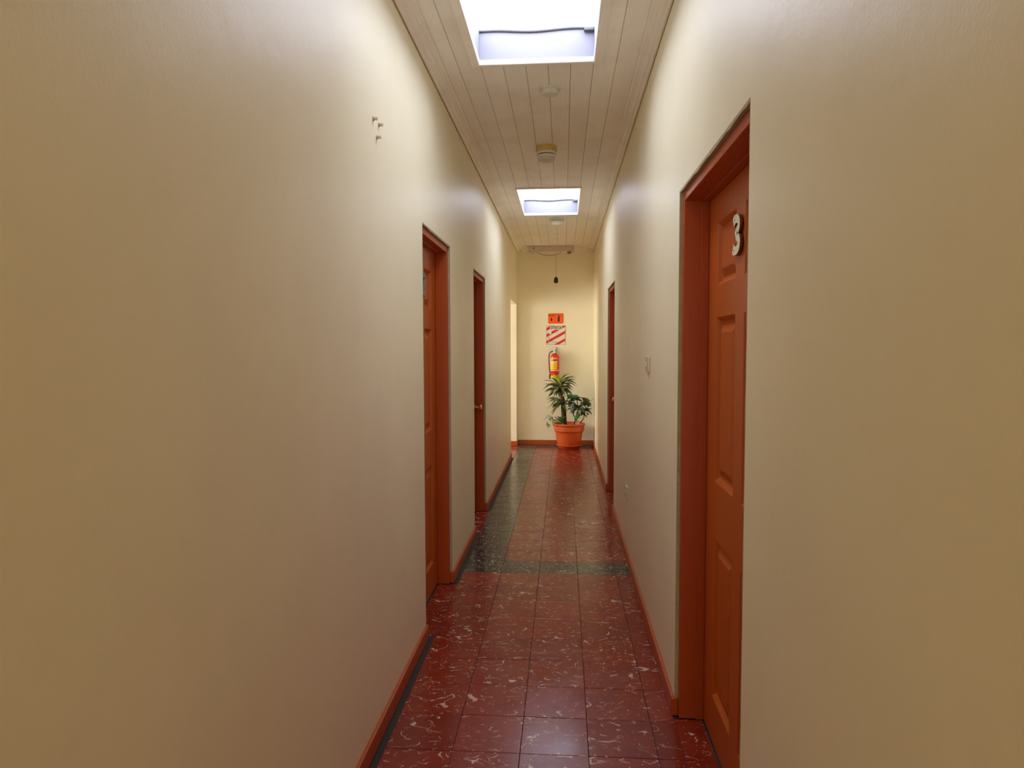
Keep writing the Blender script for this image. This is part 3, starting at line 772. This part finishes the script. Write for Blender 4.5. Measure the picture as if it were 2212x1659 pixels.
def leaf(base, tip, wid, m, parent, droop=.3, lift=.35, bend=None, nseg=7, fold=.25, shape='strap'):
    base, tip = Vector(base), Vector(tip); d = tip-base; L = d.length
    ctrl = base+d*.5+Vector((0, 0, L*lift))
    bm = bmesh.new(); rows = []
    side0 = d.cross(Vector((0, 0, 1)))
    if side0.length < 1e-4: side0 = Vector((1, 0, 0))
    side0.normalize(); side0 = (side0+Vector((R.uniform(-.5, .5), R.uniform(-.5, .5), R.uniform(-.7, .7)))).normalized()
    for i in range(nseg+1):
        t_ = i/nseg; p = (1-t_)**2*base+2*t_*(1-t_)*ctrl+t_*t_*tip
        tan = (2*(1-t_)*(ctrl-base)+2*t_*(tip-ctrl)).normalized()
        s = (side0-tan*side0.dot(tan)).normalized(); nrm = s.cross(tan)
        if shape == 'strap': wv = wid*(.25+1.1*math.sin(PI*min(1, t_*.80+.10))**1.0)*(1-t_**4)
        else: wv = wid*max(0, math.sin(PI*min(1, t_**.8*.97+.03)))
        wv = max(wv, .0006)
        rows.append((bm.verts.new(p+s*wv*.5+nrm*wv*fold), bm.verts.new(p), bm.verts.new(p-s*wv*.5+nrm*wv*fold)))
    for a, b in zip(rows, rows[1:]):
        bm.faces.new((a[0], a[1], b[1], b[0])); bm.faces.new((a[1], a[2], b[2], b[1]))
    return obj('leaf', bm, m, parent, smooth=True)
def stem(name, pts, rad):
    bm = bmesh.new(); tube(bm, pts, rad, 9); return auto_smooth(obj(name, bm, 'bark', pl), 60)
# main cane
main = stem('stem', [PW3(1216, 920), PW3(1216, 900), PW3(1215, 880), PW3(1213, 860), PW3(1211, 845), PW3(1209, 833)], [.024, .023, .021, .019, .015, .010])
cane2 = stem('stem', [PW3(1222, 918, .03), PW3(1221, 895, .03), PW3(1219, 870, .03), PW3(1217, 856, .02)], [.017, .016, .014, .010])
fine = ['leaf_olive']*5+['leaf_dark']*2+['leaf_blue']
crown = [((1209, 838), [(1172, 823), (1175, 830), (1171, 843), (1176, 848), (1181, 862), (1187, 850), (1193, 863), (1202, 858), (1208, 862), (1190, 816), (1183, 834), (1198, 840)], 1),
         ((1210, 832), [(1240, 811), (1243, 816), (1244, 821), (1233, 807), (1226, 808), (1238, 820), (1247, 832), (1239, 841), (1233, 850), (1245, 835), (1228, 858), (1222, 812), (1216, 807), (1236, 828)], 1),
         ((1212, 868), [(1181, 864), (1181, 871), (1186, 868), (1181, 884), (1187, 880), (1188, 896), (1195, 894), (1192, 898), (1200, 886), (1198, 873), (1206, 884), (1194, 866)], 1)]
for (c, tips, _) in crown:
    for q, tp in enumerate(tips):
        dy = R.uniform(-.14, .14); b0 = PW3(c[0]+R.uniform(-2, 2), c[1]+R.uniform(-5, 6), R.uniform(-.01, .01))
        tpv = PW3(tp[0], tp[1], dy)
        leaf(b0, tpv, R.uniform(.034, .050), fine[R.randrange(len(fine))] if (tp[1] > 812 or tp[0] > 1230) else 'leaf_yellow', main, lift=R.uniform(.16, .34))
# leaves turned to and from the viewer that fill the crown
for cz, n, rad in ((838, 16, .16), (846, 12, .19), (874, 12, .15)):
    for i in range(n):
        a = 2*PI*i/n+R.uniform(-.2, .2); b0 = PW3(1211, cz, 0); L = rad*R.uniform(.8, 1.15)
        leaf(b0, b0+Vector((L*math.cos(a), L*math.sin(a)*.9, R.uniform(-.11, .06))), R.uniform(.032, .048), fine[R.randrange(len(fine))], main, lift=R.uniform(.2, .4))
for tp, m in (((1192, 806), 'leaf_yellow'), ((1198, 812), 'leaf_yellow'), ((1206, 808), 'leaf_yellow')):
    leaf(PW3(1208, 828), PW3(tp[0], tp[1], -.08), .032, m, main, lift=.2)
# bush on the right
b1 = stem('stem', [PW3(1240, 918, .02), PW3(1245, 900, .02), PW3(1248, 885, .02), PW3(1247, 868, .01), PW3(1244, 857, 0)], [.010, .009, .008, .006, .004])
b2 = stem('stem', [PW3(1253, 914, 0), PW3(1260, 905, 0), PW3(1263, 893, 0), PW3(1264, 880, 0), PW3(1267, 868, -.01), PW3(1274, 866, -.01), PW3(1279, 864, -.01), PW3(1281.5, 858, -.01)], [.008, .007, .006, .005, .004, .003, .003, .002])
for c, tips in (((1244, 862), [(1222, 856), (1228, 852), (1236, 852), (1250, 858), (1222, 866), (1226, 874), (1232, 870), (1254, 864), (1240, 853)]),
                ((1247, 880), [(1224, 880), (1222, 888), (1230, 886), (1234, 894), (1229, 874), (1256, 878), (1238, 900), (1250, 902)]),
                ((1264, 872), [(1254, 858), (1260, 858), (1268, 860), (1272, 862), (1277, 872), (1276, 878), (1253, 876), (1270, 880), (1262, 866)]),
                ((1262, 888), [(1251, 895), (1256, 900), (1279, 884), (1268, 898), (1272, 886), (1250, 884)])):
    for tp in tips:
        m = R.choice(['leaf_dark', 'leaf_dark', 'leaf_olive', 'leaf_blue', 'leaf_red', 'leaf_fresh', 'leaf_dark'])
        leaf(PW3(c[0]+R.uniform(-3, 3), c[1]+R.uniform(-3, 3), R.uniform(-.03, .03)), PW3(tp[0], tp[1], R.uniform(-.14, .10)), R.uniform(.046, .070), m, b1 if c[0] < 1255 else b2, lift=R.uniform(.08, .3))
leaf(PW3(1264, 888, -.02), PW3(1279, 897, -.05), .062, 'leaf_dark', b2, lift=.25, shape='oval')
for tp in ((1236, 878), (1232, 890), (1237, 888)): leaf(PW3(1238, 872, -.08), PW3(tp[0], tp[1], -.14), .026, 'leaf_blue', b1, lift=.1)
# more of the bush's leaves, turned every way
for c, n, rad in (((1244, 864), 9, .11), ((1248, 884), 10, .11), ((1264, 874), 8, .10), ((1232, 872), 7, .09), ((1256, 896), 6, .08)):
    for i in range(n):
        a = 2*PI*i/n+R.uniform(-.3, .3); b0 = PW3(c[0], c[1], 0); L = rad*R.uniform(.7, 1.2)
        tv = b0+Vector((L*math.cos(a), L*math.sin(a), R.uniform(-.07, .05)))
        tv.x = min(tv.x, XR-PC.x-.012)
        leaf(b0, tv, R.uniform(.036, .056), R.choice(['leaf_dark', 'leaf_olive', 'leaf_dark', 'leaf_blue', 'leaf_fresh', 'leaf_red']), b1 if c[0] < 1255 else b2, lift=R.uniform(.1, .3))
# fresh small leaves at the rim
b3 = stem('stem', [PW3(1212, 918, -.09), PW3(1212, 906, -.10)], [.004, .003])
for (bs, tp, w_) in (((1208, 912), (1196, 900), .05), ((1210, 912), (1203, 898), .05), ((1212, 912), (1210, 900), .055), ((1214, 912), (1224, 898), .05), ((1213, 914), (1219, 906), .055), ((1214, 915), (1217, 920), .05), ((1206, 912), (1194, 909), .045), ((1212, 914), (1206, 908), .05)):
    leaf(PW3(*bs, -.10), PW3(*tp, -.13), w_, 'leaf_fresh', b3, lift=.15, shape='oval')
b4 = stem('stem', [PW3(1246, 916, -.08), PW3(1245, 905, -.09)], [.004, .003])
for (bs, tp, w_) in (((1244, 908), (1238, 896), .05), ((1246, 907), (1248, 894), .05), ((1245, 908), (1254, 902), .045), ((1245, 909), (1240, 906), .05), ((1246, 910), (1250, 912), .05)):
    leaf(PW3(*bs, -.10), PW3(*tp, -.13), w_, 'leaf_fresh', b4, lift=.15, shape='oval')
# drooping sprig over the left rim
b5 = stem('stem', [PW3(1200, 914, -.05), PW3(1193, 906, -.08), PW3(1188, 899, -.10), PW3(1182, 897, -.10)], [.005, .004, .003, .002])
for (bs, tp, w_, m) in (((1188, 899), (1172, 911), .022, 'leaf_blue'), ((1184, 897), (1177, 905), .02, 'leaf_blue'), ((1189, 903), (1184, 918), .036, 'leaf_olive'), ((1186, 901), (1190, 912), .034, 'leaf_dark'), ((1183, 908), (1180, 921), .012, 'leaf_red'),
                        ((1182, 914), (1184, 927), .036, 'leaf_yellow'), ((1192, 908), (1196, 924), .026, 'leaf_olive'), ((1186, 916), (1188, 924), .02, 'leaf_red'), ((1190, 902), (1196, 906), .03, 'leaf_dark')):
    leaf(PW3(*bs, -.16), PW3(*tp, -.20), w_, m, b5, lift=.1, shape='oval')
